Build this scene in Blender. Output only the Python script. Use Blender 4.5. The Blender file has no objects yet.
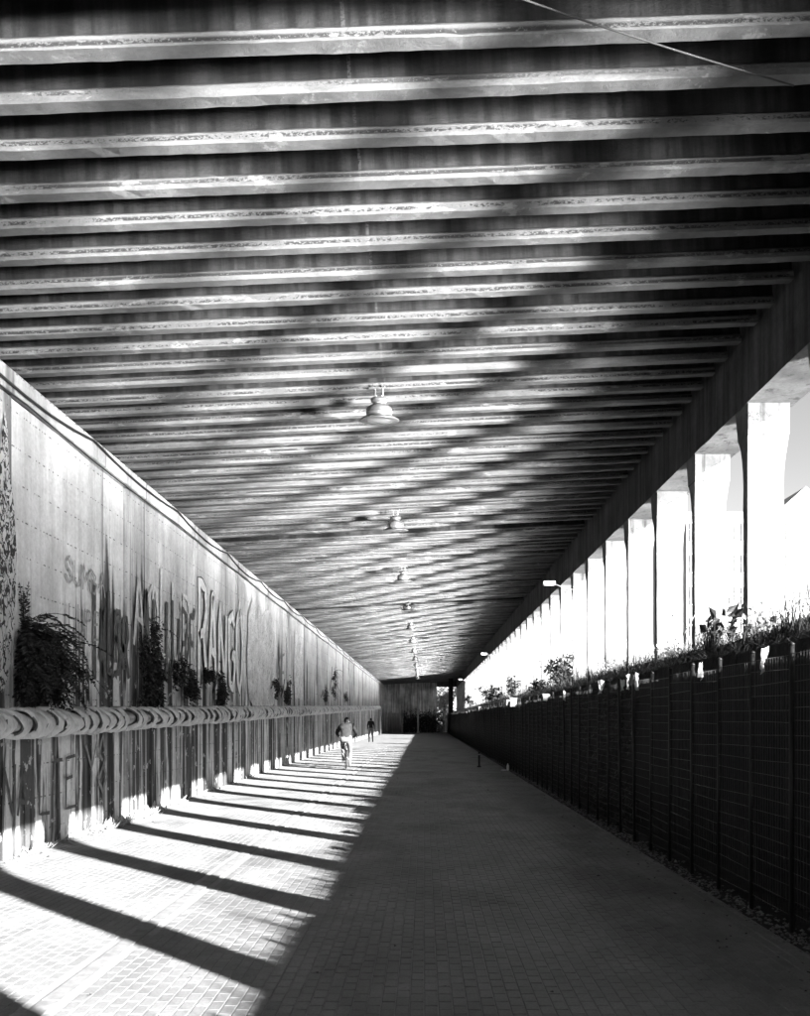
import bpy, math, random
from mathutils import Vector, Matrix, Euler
R = math.radians
random.seed(7)
sc = bpy.context.scene
C = sc.collection

# ------------------------------------------------------------------ camera
EYE = 1.6
cam = bpy.data.objects.new('camera', bpy.data.cameras.new('camera')); C.objects.link(cam)
cam.location = (0, 0, EYE); cam.rotation_euler = (R(90), 0, 0)
cam.data.sensor_fit = 'HORIZONTAL'; cam.data.sensor_width = 36
cam.data.lens = 880 / 810 * 36
cam.data.shift_x = -19 / 810; cam.data.shift_y = 211 / 810
cam.data.clip_start = 0.05; cam.data.clip_end = 4000
sc.camera = cam

# ------------------------------------------------------------------ sky, sun, exposure
SUN = Vector((1, -1.0, 0.553)).normalized()          # towards the sun
el = math.asin(SUN.z); az = math.atan2(SUN.x, SUN.y)
w = bpy.data.worlds.new('World'); sc.world = w; w.use_nodes = True
nt = w.node_tree; nt.nodes.clear()
o_ = nt.nodes.new('ShaderNodeOutputWorld'); b_ = nt.nodes.new('ShaderNodeBackground')
s_ = nt.nodes.new('ShaderNodeTexSky'); s_.sky_type = 'NISHITA'; s_.sun_disc = False
s_.air_density = 0.45; s_.dust_density = 0.3; s_.ozone_density = 1.0
s_.sun_elevation = el; s_.sun_rotation = az
g_ = nt.nodes.new('ShaderNodeRGBToBW')                  # black-and-white photograph
nt.links.new(s_.outputs[0], g_.inputs[0]); nt.links.new(g_.outputs[0], b_.inputs[0]); nt.links.new(b_.outputs[0], o_.inputs[0])
b_.inputs[1].default_value = 0.05
sl = bpy.data.lights.new('sun', 'SUN'); sl.energy = 5.0; sl.angle = R(0.5); sl.color = (1, 1, 1)
so = bpy.data.objects.new('sun', sl); C.objects.link(so)
so.rotation_euler = SUN.to_track_quat('Z', 'Y').to_euler(); so.location = (30, -30, 40)
vs = sc.view_settings; vs.view_transform = 'Standard'; vs.look = 'None'; vs.gamma = 1; vs.exposure = 3.2
vs.use_curve_mapping = False
cy = sc.cycles
cy.use_denoising = True; cy.max_bounces = 10; cy.diffuse_bounces = 5; cy.glossy_bounces = 4
cy.caustics_reflective = True; cy.blur_glossy = 0.0; cy.sample_clamp_indirect = 0.0
cy.use_adaptive_sampling = False
cy.use_guiding = True; cy.use_surface_guiding = True; cy.guiding_training_samples = 128

# ------------------------------------------------------------------ materials
MATS = {}
class N:
    """small node-graph helper"""
    def __init__(s, name, rough=0.85, spec=0.3):
        s.m = bpy.data.materials.new(name); s.m.use_nodes = True
        s.t = s.m.node_tree; s.b = s.t.nodes['Principled BSDF']
        s.b.inputs['Roughness'].default_value = rough
        s.b.inputs['Specular IOR Level'].default_value = spec
        MATS[name] = s.m
    def n(s, typ, **k):
        q = s.t.nodes.new(typ)
        for a, v in k.items(): setattr(q, a, v)
        return q
    def put(s, sock, v):
        if hasattr(v, 'is_linked') or isinstance(v, bpy.types.NodeSocket): s.t.links.new(v, sock)
        else: sock.default_value = v
    def math(s, op, a, b=0.0, c=None, clamp=False):
        q = s.n('ShaderNodeMath', operation=op); q.use_clamp = clamp
        s.put(q.inputs[0], a); s.put(q.inputs[1], b)
        if c is not None: s.put(q.inputs[2], c)
        return q.outputs[0]
    def pos(s):
        return s.n('ShaderNodeNewGeometry').outputs['Position']
    def objc(s):
        return s.n('ShaderNodeTexCoord').outputs['Object']
    def xyz(s, v):
        q = s.n('ShaderNodeSeparateXYZ'); s.put(q.inputs[0], v); return q.outputs
    def comb(s, x, y, z):
        q = s.n('ShaderNodeCombineXYZ')
        for i, v in enumerate((x, y, z)): s.put(q.inputs[i], v)
        return q.outputs[0]
    def scale(s, v, sx, sy, sz):
        q = s.n('ShaderNodeMapping'); s.put(q.inputs[0], v); q.inputs['Scale'].default_value = (sx, sy, sz); return q.outputs[0]
    def noise(s, v, sc_=1.0, det=4, rough=0.55, dist=0.0):
        q = s.n('ShaderNodeTexNoise'); s.put(q.inputs['Vector'], v)
        q.inputs['Scale'].default_value = sc_; q.inputs['Detail'].default_value = det
        q.inputs['Roughness'].default_value = rough; q.inputs['Distortion'].default_value = dist
        return q.outputs[0]
    def voro(s, v, sc_=1.0, feature='F1'):
        q = s.n('ShaderNodeTexVoronoi', feature=feature); s.put(q.inputs['Vector'], v); q.inputs['Scale'].default_value = sc_
        return q.outputs[0]
    def step(s, v, a, b, lo=0.0, hi=1.0):
        q = s.n('ShaderNodeMapRange', interpolation_type='SMOOTHSTEP'); s.put(q.inputs[0], v)
        q.inputs[1].default_value = a; q.inputs[2].default_value = b; q.inputs[3].default_value = lo; q.inputs[4].default_value = hi
        return q.outputs[0]
    def mix(s, f, a, b):
        """a scalar lerp"""
        q = s.n('ShaderNodeMix', data_type='FLOAT'); s.put(q.inputs[0], f); s.put(q.inputs[2], a); s.put(q.inputs[3], b)
        return q.outputs[0]
    def rnd(s):
        return s.n('ShaderNodeObjectInfo').outputs['Random']
    def done(s, val, bump=None, bstr=0.3, bdist=0.01):
        q = s.comb(val, val, val) if not isinstance(val, float) else None
        if q is None: s.b.inputs['Base Color'].default_value = (val, val, val, 1)
        else: s.t.links.new(q, s.b.inputs['Base Color'])
        if bump is not None:
            k = s.n('ShaderNodeBump'); k.inputs['Strength'].default_value = bstr; k.inputs['Distance'].default_value = bdist
            s.put(k.inputs['Height'], bump); s.t.links.new(k.outputs[0], s.b.inputs['Normal'])
        return s.m

def plain(name, v, rough=0.8, spec=0.3, var=0.25, sc_=6.0, metal=0.0, bump=0.2):
    n = N(name, rough, spec); n.b.inputs['Metallic'].default_value = metal
    a = n.noise(n.objc(), sc_, 5, 0.6)
    return n.done(n.math('MULTIPLY', n.step(a, 0.25, 0.75, 1 - var, 1 + var), v), a, bump, 0.01)

def mat_wall():
    n = N('stained_concrete_wall', 0.9, 0.2); p = n.pos(); x, y, z = n.xyz(p)
    mott = n.noise(p, 1.3, 8, 0.62)
    fine = n.noise(p, 22, 4, 0.6)
    st1 = n.noise(n.comb(0.0, n.math('MULTIPLY', y, 1.0), n.math('MULTIPLY', z, 0.05)), 4.3, 5, 0.68, 0.2)
    st2 = n.noise(n.comb(3.0, y, n.math('MULTIPLY', z, 0.03)), 1.9, 3, 0.6, 0.1)
    H = n.noise(n.comb(9.0, y, 0.0), 1.7, 3, 0.7)
    H = n.step(H, 0.3, 0.7, 1.0, 4.3)
    zz = n.math('SUBTRACT', z, n.math('ADD', H, n.math('MULTIPLY', n.math('SUBTRACT', fine, 0.5), 0.5)))
    low = n.step(zz, 0.35, -0.25)
    m1 = n.math('MULTIPLY', n.step(st1, 0.495, 0.545), low)
    m2 = n.math('MULTIPLY', n.step(st2, 0.515, 0.56), low)
    thin = n.math('MULTIPLY', n.step(n.noise(n.comb(5.0, y, n.math('MULTIPLY', z, 0.015)), 9.0, 2, 0.5), 0.62, 0.68), n.step(st2, .42, .55))
    base = n.math('MULTIPLY', n.step(mott, 0.25, 0.78, 0.42, 0.68), n.step(fine, 0.2, 0.8, 0.88, 1.1))
    base = n.math('MULTIPLY', base, n.step(st1, 0.3, 0.7, 1.12, 0.82))
    v = n.mix(n.math('MULTIPLY', m1, 0.92), base, 0.035)
    v = n.mix(n.math('MULTIPLY', m2, 0.9), v, 0.022)
    v = n.mix(n.math('MULTIPLY', thin, 0.6), v, 0.10)
    # broken horizontal shuttering lines with tie holes
    row = n.math('ABSOLUTE', n.math('SUBTRACT', n.math('FRACT', n.math('MULTIPLY', z, 2.4)), 0.5))
    dash = n.noise(n.comb(1.0, n.math('MULTIPLY', y, 6.0), n.math('FLOOR', n.math('MULTIPLY', z, 2.4))), 2.0, 2, 0.5)
    dm = n.math('MULTIPLY', n.step(row, 0.026, 0.014), n.step(dash, 0.51, 0.56))
    v = n.mix(n.math('MULTIPLY', dm, 0.8), v, 0.06)
    jy = n.math('FRACT', n.math('DIVIDE', n.math('SUBTRACT', y, 14.05), 4.2))
    jy = n.math('ABSOLUTE', n.math('SUBTRACT', n.math('FRACT', n.math('ADD', jy, .452)), .5))
    jm = n.math('MULTIPLY', n.step(n.math('ADD', jy, n.math('MULTIPLY', n.math('SUBTRACT', st1, .5), .10)), .062, .028), n.step(n.noise(n.comb(2.0, y, n.math('MULTIPLY', z, .12)), 3.0, 4, .6), .42, .6))
    v = n.mix(n.math('MULTIPLY', jm, 0.7), v, 0.08)
    v = n.math('MULTIPLY', v, n.step(n.rnd(), 0.0, 1.0, 0.78, 1.06))
    # splash dirt and flaked paint
    fl = n.math('MULTIPLY', n.step(n.noise(p, 4.2, 6, 0.7), 0.60, 0.63), n.step(z, 3.4, 2.4))
    v = n.mix(n.math('MULTIPLY', fl, 0.55), v, 0.68)
    h = n.math('SUBTRACT', n.math('ADD', fine, n.math('MULTIPLY', st1, 0.8)), n.math('MULTIPLY', dm, 0.5))
    n.done(v, h, 0.5, 0.02)

def mat_beam():
    n = N('beam_concrete', 0.8, 0.25); o = n.objc(); x, y, z = n.xyz(o); r = n.rnd()
    off = n.math('MULTIPLY', r, 37.0)
    v3 = n.comb(n.math('ADD', x, off), n.math('ADD', y, off), z)
    mott = n.noise(n.scale(v3, 1, 1, 2.5), 1.6, 7, 0.65)
    speck = n.noise(n.scale(v3, 1, 1, 1.6), 34, 5, 0.7)
    streak = n.noise(n.scale(v3, 1, 1, .07), 9, 4, 0.6)
    base = n.math('MULTIPLY', n.step(mott, 0.25, 0.75, 0.06, 0.15), n.step(speck, 0.25, 0.75, 0.86, 1.12))
    # upper web with drip streaks, darkened to paint in shade between beams
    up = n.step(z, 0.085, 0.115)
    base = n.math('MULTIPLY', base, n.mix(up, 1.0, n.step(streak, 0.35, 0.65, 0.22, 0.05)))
    # ragged rust line a little above the lower edge
    zr = n.math('SUBTRACT', z, n.math('MULTIPLY', n.math('FRACT', n.math('MULTIPLY', r, 7.0)), .035))
    edge = n.math('MULTIPLY', n.step(zr, 0.010, 0.022), n.step(zr, 0.062, 0.036))
    edge = n.math('MULTIPLY', edge, n.step(n.math('ADD', n.math('FRACT', n.math('MULTIPLY', r, 13.0)), n.math('MULTIPLY', n.noise(n.scale(v3, .5, 1, 1), 1.0, 3, .6), 1.2)), .55, .95))
    rag = n.math('MULTIPLY', edge, n.step(n.math('ADD', n.math('MULTIPLY', speck, 0.55), n.math('ADD', n.math('MULTIPLY', mott, 0.5), n.math('MULTIPLY', r, .06))), 0.52, 0.57))
    v = n.mix(n.math('MULTIPLY', rag, 0.9), base, 0.012)
    # limewash / efflorescence
    ef = n.math('MULTIPLY', n.step(n.noise(n.scale(v3, 1, 1, 3.0), 2.2, 6, 0.7), 0.58, 0.63), n.step(z, 0.13, 0.08))
    v = n.mix(n.math('MULTIPLY', ef, 0.6), v, 0.2)
    seam = n.math('MULTIPLY', n.step(n.math('ABSOLUTE', n.math('ADD', x, n.math('ADD', 0.5, n.math('MULTIPLY', speck, 0.02)))), 0.016, 0.008), n.step(speck, .42, .5))
    v = n.mix(n.math('MULTIPLY', n.math('MULTIPLY', seam, n.step(r, .3, .6)), 0.16), v, 0.2)
    und = n.step(z, 0.004, 0.0)
    v = n.math('MULTIPLY', v, n.step(n.math('MULTIPLY', und, n.step(speck, .3, .7)), 0.0, 1.0, 1.0, 0.8))
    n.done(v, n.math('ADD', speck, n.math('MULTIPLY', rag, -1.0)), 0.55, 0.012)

def mat_conc(name, lo, hi, sc_=1.5, bump=0.4, rough=.88, streak=0.35):
    n = N(name, rough, 0.2); p = n.pos(); x, y, z = n.xyz(p)
    a = n.noise(p, sc_, 8, 0.62); f = n.noise(p, 18, 4, 0.6)
    s = n.noise(n.scale(p, 1, 1, .05), 6, 4, 0.6)
    v = n.math('MULTIPLY', n.step(a, .25, .75, lo, hi), n.step(f, .2, .8, .85, 1.12))
    v = n.math('MULTIPLY', v, n.step(s, .35, .65, 1 + streak * .4, 1 - streak))
    n.done(v, f, bump, 0.015)

def mat_paver():
    n = N('paver_clay', 0.72, 0.25); p = n.pos()
    br = n.n('ShaderNodeTexWhiteNoise', noise_dimensions='2D')
    x, y, z = n.xyz(p)
    ix = n.math('FLOOR', n.math('DIVIDE', n.math('ADD', x, 5.2), 0.08))
    half = n.math('MULTIPLY', n.math('MODULO', ix, 2.0), 0.07)
    iy = n.math('FLOOR', n.math('DIVIDE', n.math('ADD', n.math('SUBTRACT', y, 4.0), half), 0.14))
    n.t.links.new(n.comb(ix, iy, 0.0), br.inputs[0])
    f = n.noise(p, 60, 4, .65); m = n.noise(p, .9, 6, .6); sp = n.noise(p, 6, 5, .7)
    v = n.math('MULTIPLY', n.step(br.outputs[0], 0, 1, .152, .172), n.step(m, .3, .7, .82, 1.15))
    v = n.math('MULTIPLY', v, n.step(f, .25, .75, .8, 1.15))
    v = n.mix(n.math('MULTIPLY', n.step(sp, .66, .72), .6), v, 0.08)
    big = n.noise(n.scale(p, 1, .45, 1), .8, 5, .65, .4)
    v = n.math('MULTIPLY', v, n.step(big, .46, .66, 1.05, .66))
    n.done(v, f, .35, .004)

def mat_joint():
    n = N('joint_sand', 0.95, 0.1); p = n.pos()
    f = n.noise(p, 40, 4, .6); m = n.noise(p, 1.3, 5, .6)
    n.done(n.math('MULTIPLY', n.step(m, .3, .7, .18, .25), n.step(f, .2, .8, .75, 1.2)), f, .4, .004)

def mat_leaf(name, v, rough=.5):
    n = N(name, rough, 0.3); r = n.noise(n.pos(), 9, 3, .6)
    n.done(n.step(r, .3, .7, v * .55, v * 1.5))

def mat_spots(name, light, dark, sc_, thr, line):
    n = N(name, .85, .2); p = n.pos(); x, y, z = n.xyz(p)
    q = n.comb(0.0, n.math('MULTIPLY', y, 1.5), z)
    a = n.noise(q, sc_, 3, .55, 1.2); b = n.noise(q, sc_ * 1.7, 4, .6, .5)
    cont = n.step(n.math('ABSOLUTE', n.math('SUBTRACT', a, .5)), line, line * .6)
    m = n.math('MAXIMUM', cont, n.step(b, thr, thr + .03))
    n.done(n.math('MULTIPLY', n.mix(m, light, dark), n.step(n.noise(p, 3, 5, .6), .3, .7, .75, 1.1)))

mat_wall(); mat_beam(); mat_paver(); mat_joint()
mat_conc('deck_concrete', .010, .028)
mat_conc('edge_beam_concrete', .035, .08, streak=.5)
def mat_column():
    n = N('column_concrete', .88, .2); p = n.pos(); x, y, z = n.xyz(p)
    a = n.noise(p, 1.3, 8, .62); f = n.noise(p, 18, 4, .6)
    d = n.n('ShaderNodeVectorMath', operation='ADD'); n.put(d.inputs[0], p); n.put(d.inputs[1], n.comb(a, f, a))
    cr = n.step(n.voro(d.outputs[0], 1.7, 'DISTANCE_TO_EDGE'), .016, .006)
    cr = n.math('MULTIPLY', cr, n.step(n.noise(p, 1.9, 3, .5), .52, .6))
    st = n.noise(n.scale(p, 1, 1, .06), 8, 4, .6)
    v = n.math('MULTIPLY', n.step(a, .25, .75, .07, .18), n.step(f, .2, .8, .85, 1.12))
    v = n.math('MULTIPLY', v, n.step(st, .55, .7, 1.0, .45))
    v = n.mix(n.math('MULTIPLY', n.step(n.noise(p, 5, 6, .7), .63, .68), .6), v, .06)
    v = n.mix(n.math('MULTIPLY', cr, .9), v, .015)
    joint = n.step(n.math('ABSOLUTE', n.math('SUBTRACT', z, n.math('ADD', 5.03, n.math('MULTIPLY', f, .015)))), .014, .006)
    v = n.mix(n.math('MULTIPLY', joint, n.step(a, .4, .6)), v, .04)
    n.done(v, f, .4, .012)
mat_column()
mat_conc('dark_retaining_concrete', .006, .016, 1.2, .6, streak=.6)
mat_conc('dim_end_concrete', .25, .8, .7, .4, .9, .6)
mat_conc('pale_concrete', .42, .6, 1.1)
mat_conc('earth', .015, .035, 3.0, .8, .95, 0)
mat_conc('grey_ground', .15, .25, .5, .3, .95, 0)
mat_conc('building_render', .2, .28, .3, .1, .9, .1)
n = N('mirror_reflector', .20, .5); n.b.inputs['Metallic'].default_value = 1.0  # mirror-like metal for the added reflector outside the columns
a = n.noise(n.pos(), .6, 5, .6); n.done(n.step(a, .3, .7, .70, .92), n.noise(n.pos(), .9, 3, .5), .12, .25)
plain('galvanised_metal', .3, .42, .5, .2, 9, .8)
plain('dark_metal', .011, .5, .4, .3, 9, .3)
plain('lamp_metal', .22, .34, .5, .18, 7, .6, .08)
plain('frosted_glass', .25, .25, .5, .05, 4)
plain('wrap_lip_shade', .08, .8, .2, .5, 20)
plain('black_rubber', .02, .6, .3, .2)
plain('cable_black', .03, .6, .3, .2)
plain('cable_grey', .028, .7, .3, .2)
n = N('pipe_wrap', .5, .4); o3 = n.objc(); x3, y3, z3 = n.xyz(o3); r3 = n.math('MULTIPLY', n.rnd(), 30.0)
q3 = n.comb(n.math('ADD', x3, r3), y3, z3)
f3 = n.noise(n.scale(q3, 1, 9, 1), 4, 4, .6, .3); g3 = n.noise(q3, 9, 4, .6)
v3_ = n.math('MULTIPLY', n.step(f3, .3, .55, .3, .5), n.step(g3, .25, .5, .65, 1.0))
n.done(v3_, f3, .35, .02)
plain('pale_sheet', .6, .6, .3, .15)
n = N('thin_sheet', .6, .3); n.done(n.step(n.noise(n.objc(), 14, 4, .6), .3, .7, .5, .7))
tl = n.n('ShaderNodeBsdfTranslucent'); tl.inputs[0].default_value = (.6, .6, .6, 1); mx = n.n('ShaderNodeMixShader'); mx.inputs[0].default_value = .5
n.t.links.new(n.b.outputs[0], mx.inputs[1]); n.t.links.new(tl.outputs[0], mx.inputs[2]); n.t.links.new(mx.outputs[0], n.t.nodes['Material Output'].inputs[0])
plain('white_plastic', .75, .45, .4, .06)
plain('edging_concrete', .17, .8, .2, .25, 9)
plain('jacket_black', .012, .8, .2, .3)
plain('jacket_grey', .022, .8, .2, .25, 9)
plain('trousers_pale', .12, .85, .2, .2, 9)
plain('skin', .2, .55, .3, .1)
plain('hair_dark', .012, .7, .3, .3)
plain('shoe_dark', .05, .6, .3, .3)
plain('glass_dark', .06, .15, .5, .1)
plain('roof_tile', .2, .8, .2, .3)
plain('bark', .09, .9, .2, .4, 20)
plain('spray_dark', .07, .75, .3, .35, 12)
plain('spray_grey', .2, .75, .3, .35, 12)
plain('spray_pale', .7, .75, .3, .12, 12)
plain('spray_faint', .26, .8, .3, .35, 12)
plain('spray_light_grey', .5, .8, .3, .2, 12)
plain('gravel', .14, .9, .2, .5, 30)
mat_leaf('leaf_dark', .014); mat_leaf('leaf_mid', .03); mat_leaf('grass_dry', .28, .7); mat_leaf('grass_dark', .016, .7); mat_leaf('leaf_pale', .22, .6)
mat_spots('mural_ornament', .5, .03, 4.5, .55, .04)
mat_spots('mural_speckle', .6, .16, 4.5, .60, .012)
M = MATS

# ------------------------------------------------------------------ mesh helpers
class MB:
    def __init__(s): s.v = []; s.f = []; s.mi = []
    def add(s, vs_, fs, mi=0):
        o = len(s.v); s.v += [tuple(q) for q in vs_]; s.f += [tuple(i + o for i in f) for f in fs]; s.mi += [mi] * len(fs)
    def box(s, x0, x1, y0, y1, z0, z1, mi=0):
        s.add([(x0, y0, z0), (x1, y0, z0), (x1, y1, z0), (x0, y1, z0), (x0, y0, z1), (x1, y0, z1), (x1, y1, z1), (x0, y1, z1)],
              [(0, 3, 2, 1), (4, 5, 6, 7), (0, 1, 5, 4), (1, 2, 6, 5), (2, 3, 7, 6), (3, 0, 4, 7)], mi)
    def rings(s, rs, closed=True, caps=True, mi=0):
        k = len(rs[0]); o = []
        for r in rs: o += list(r)
        fs = []
        for i in range(len(rs) - 1):
            for j in range(k if closed else k - 1):
                a = i * k + j; b = i * k + (j + 1) % k
                fs.append((a, b, b + k, a + k))
        if caps and closed: fs += [tuple(range(k - 1, -1, -1)), tuple((len(rs) - 1) * k + j for j in range(k))]
        s.add(o, fs, mi)
    def tube(s, pts, r, k=8, caps=True, mi=0):
        pts = [Vector(p) for p in pts]; rs = []; n = len(pts)
        rr = r if isinstance(r, (list, tuple)) else [r] * n
        u = None
        for i, p in enumerate(pts):
            d = (pts[min(i + 1, n - 1)] - pts[max(i - 1, 0)]).normalized()
            if u is None:
                u = d.cross(Vector((0, 0, 1)) if abs(d.z) < .9 else Vector((1, 0, 0))).normalized()
            else: u = (u - d * u.dot(d)).normalized()
            q = d.cross(u)
            rs.append([p + (u * math.cos(t) + q * math.sin(t)) * rr[i] for t in [2 * math.pi * j / k for j in range(k)]])
        s.rings(rs, True, caps, mi)
    def lathe(s, prof, k=24, c=(0, 0, 0), axis='z', mi=0):
        rs = []
        for r, h in prof:
            ring = []
            for j in range(k):
                t = 2 * math.pi * j / k; a, b = r * math.cos(t), r * math.sin(t)
                p = (a, b, h) if axis == 'z' else ((h, a, b) if axis == 'x' else (a, h, b))
                ring.append((p[0] + c[0], p[1] + c[1], p[2] + c[2]))
            rs.append(ring)
        s.rings(rs, True, True, mi)
    def mesh(s, name, mats, smooth=False):
        me = bpy.data.meshes.new(name); me.from_pydata(s.v, [], s.f)
        for m in (mats if isinstance(mats, (list, tuple)) else [mats]): me.materials.append(M[m])
        if any(s.mi): me.polygons.foreach_set('material_index', s.mi)
        if smooth: me.polygons.foreach_set('use_smooth', [True] * len(s.f))
        me.update(); return me
    def build(s, name, mats, parent=None, smooth=False, loc=(0, 0, 0), rot=None):
        return ob(name, s.mesh(name, mats, smooth), parent, loc, rot)

def ob(name, me, parent=None, loc=(0, 0, 0), rot=None):
    o = bpy.data.objects.new(name, me); C.objects.link(o); o.parent = parent; o.location = loc
    if rot: o.rotation_euler = rot
    return o
def tag(o, label=None, cat=None, group=None, kind=None):
    if label: o['label'] = label
    if cat: o['category'] = cat
    if group: o['group'] = group
    if kind: o['kind'] = kind
    return o
def thing(name, label, cat, loc=(0, 0, 0), rz=0, group=None):
    o = bpy.data.objects.new(name, None); C.objects.link(o); o.location = loc; o.rotation_euler = (0, 0, rz)
    return tag(o, label, cat, group)
def copy_tree(o, parent=None):
    c = o.copy(); C.objects.link(c); c.parent = parent
    for ch in list(o.children): copy_tree(ch, c)
    return c
U = random.uniform
Y0, Y1 = -24.0, 106.0
XL, XR = -4.8, 3.9
SLOPE = 0.057; ZL = 5.67
def zceil(x): return ZL + (x - XL) * SLOPE

# ------------------------------------------------------------------ ground sheet and sun reflector
m = MB(); m.add([(-1500, -1500, -.10), (1500, -1500, -.10), (1500, 2500, -.10), (-1500, 2500, -.10)], [(0, 1, 2, 3)])
tag(m.build('ground', 'grey_ground'), kind='structure')
m = MB()          # unseen reflective ground, added to bounce sun up onto the ceiling
prof = [(4.62, 2.5)]
for i in range(1, 13): prof.append((4.62 + i * .8, prof[-1][1] + .8 * math.tan(R(2.5 + 5.0 * i / 12))))   # rises away from the viaduct, tilted to lower the reflected sun
prof += [(40, prof[-1][1] + .3), (400, prof[-1][1] + .5)]
rs = [[(x, yv, z) for x, z in prof] for yv in (-200, 400)]
m.rings(rs, False, False)
m.add([(4.62, -200, -.1), (4.62, -200, 2.5), (4.62, 400, 2.5), (4.62, 400, -.1)], [(0, 1, 2, 3)])
tag(m.build('sun_reflector', 'mirror_reflector', None, True), kind='structure')

# ------------------------------------------------------------------ pavement with pavers
m = MB(); m.box(XL - .3, 3.2, Y0, 107, -.09, -.006)
pav = tag(m.build('pavement', 'joint_sand'), kind='structure')
PX, PY, GAP = .08, .14, .005
def paver_verts(x, y, seed=None):
    h = U(-.0016, .0016); t1 = U(-.0012, .0012); t2 = U(-.0012, .0012); c = .004
    x0, x1, y0, y1 = x + GAP / 2, x + PX - GAP / 2, y + GAP / 2, y + PY - GAP / 2
    b = [(x0, y0, -.02), (x1, y0, -.02), (x1, y1, -.02), (x0, y1, -.02)]
    e = [(x0, y0, h - .004), (x1, y0, h - .004), (x1, y1, h - .004), (x0, y1, h - .004)]
    t = [(x0 + c, y0 + c, h + t1), (x1 - c, y0 + c, h + t2), (x1 - c, y1 - c, h - t1), (x0 + c, y1 - c, h - t2)]
    return b + e + t
PF_full = [(0, 1, 5, 4), (1, 2, 6, 5), (2, 3, 7, 6), (3, 0, 4, 7), (4, 5, 9, 8), (5, 6, 10, 9), (6, 7, 11, 10), (7, 4, 8, 11), (8, 9, 10, 11)]
PF_lite = [(4, 5, 9, 8), (5, 6, 10, 9), (6, 7, 11, 10), (7, 4, 8, 11), (8, 9, 10, 11)]
pm = []
for i in range(6):
    q = MB(); q.add(paver_verts(0, 0), PF_full); pm.append(q.mesh('paver', 'paver_clay'))
field = MB(); single = 0; STRIP = -2.12
cands = []
ncol = int((2.62 - XL) / PX)
for i in range(ncol):
    x = -5.2 + PX * (i + 5)
    half = .07 if (i + 5) % 2 else 0.0
    if abs(x + .04 - STRIP) < .085: continue
    y = 4.0 - half
    while y < 48:
        cands.append((x, y)); y += PY
def seen(x, y):
    cx = x + .04; cyy = y + .07
    px = 424 + 880 * cx / cyy; py = 719 + 880 * EYE / cyy
    return 0 < px < 810 and py < 1016
vis = sorted([c for c in cands if seen(*c)], key=lambda c: (c[0] + .05) ** 2 * .2 + c[1] ** 2)[:300]
vset = set(vis)
for c in vis:
    ob('paver', random.choice(pm), pav, (c[0], c[1], U(-.001, .001)))
for c in cands:
    if c not in vset: field.add(paver_verts(*c), PF_lite)
tag(field.build('paver_field', 'paver_clay', pav), kind='stuff')
# smooth narrow edging slabs that divide the cycle lane
sm = []
for i in range(3):
    q = MB(); q.box(-.055, .055, 0, .99, -.02, .003 + i * .001); sm.append(q.mesh('edging_slab', 'edging_concrete'))
for k in range(44): ob('edging_slab', random.choice(sm), pav, (STRIP + U(-.003, .003), 4.0 + k, 0))

GL = {'A': [[(0, 0), (.45, 1), (.55, 1), (1, 0)], [(.2, .4), (.8, .4)]], 'L': [[(.05, 1), (.0, 0), (1, .02)]], 'I': [[(.5, 1), (.5, 0)]],
      'B': [[(.05, 0), (.05, 1), (.7, .95), (.85, .75), (.6, .55), (.1, .52)], [(.6, .55), (1, .3), (.7, .03), (.05, 0)]],
      'R': [[(.05, 0), (.05, 1), (.75, .95), (.9, .72), (.6, .5), (.1, .48)], [(.5, .48), (1, 0)]], 'N': [[(0, 0), (.05, 1), (.92, 0), (1, 1)]],
      'G': [[(.95, .8), (.6, 1), (.2, .85), (0, .45), (.25, .05), (.7, .02), (1, .25), (.95, .45), (.55, .45)]], 'O': [[(.5, 1), (.12, .8), (0, .45), (.2, .08), (.55, 0), (.9, .2), (1, .6), (.8, .92), (.5, 1)]],
      'U': [[(0, 1), (.05, .25), (.4, 0), (.8, .12), (1, .4), (1, 1)]], 'P': [[(.05, 0), (.05, 1), (.8, .92), (.9, .68), (.55, .5), (.08, .48)]], 'E': [[(.95, 1), (.05, .97), (0, .03), (1, 0)], [(.05, .5), (.75, .52)]],
      'S': [[(.95, .85), (.5, 1), (.08, .8), (.3, .55), (.8, .42), (.92, .15), (.5, 0), (.03, .15)]], 'M': [[(0, 0), (.1, 1), (.5, .35), (.9, 1), (1, 0)]], 'K': [[(.05, 1), (.05, 0)], [(.95, 1), (.1, .45), (1, 0)]],
      'T': [[(0, .97), (1, 1)], [(.5, .98), (.48, 0)]], 'Y': [[(0, 1), (.5, .5), (1, 1)], [(.5, .5), (.45, 0)]], '8': [[(.5, .52), (.1, .75), (.5, 1), (.9, .75), (.5, .52), (.02, .25), (.5, 0), (.98, .25), (.5, .52)]]}
# ------------------------------------------------------------------ viaduct
via = thing('viaduct', 'concrete viaduct deck on closely spaced beams and slender side columns', 'viaduct', (0, 40, 0))
def vp(o):
    o.parent = via; o.location = Vector(o.location) - Vector((0, 40, 0)); return o
m = MB()
def slabq(x0, x1, za, zb):
    return [(x0, Y0, zceil(x0) + za), (x1, Y0, zceil(x1) + za), (x1, Y1 + .3, zceil(x1) + za), (x0, Y1 + .3, zceil(x0) + za),
            (x0, Y0, zceil(x0) + zb), (x1, Y0, zceil(x1) + zb), (x1, Y1 + .3, zceil(x1) + zb), (x0, Y1 + .3, zceil(x0) + zb)]
BF = [(0, 3, 2, 1), (4, 5, 6, 7), (0, 1, 5, 4), (1, 2, 6, 5), (2, 3, 7, 6), (3, 0, 4, 7)]
m.add(slabq(XL - .5, 4.7, .43, .75), BF); vp(m.build('deck_slab', 'deck_concrete'))
m = MB(); m.box(XL - .48, XL - .36, Y0, Y1 + .25, 5.5, 6.2); vp(m.build('back_wall', 'deck_concrete'))
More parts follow.
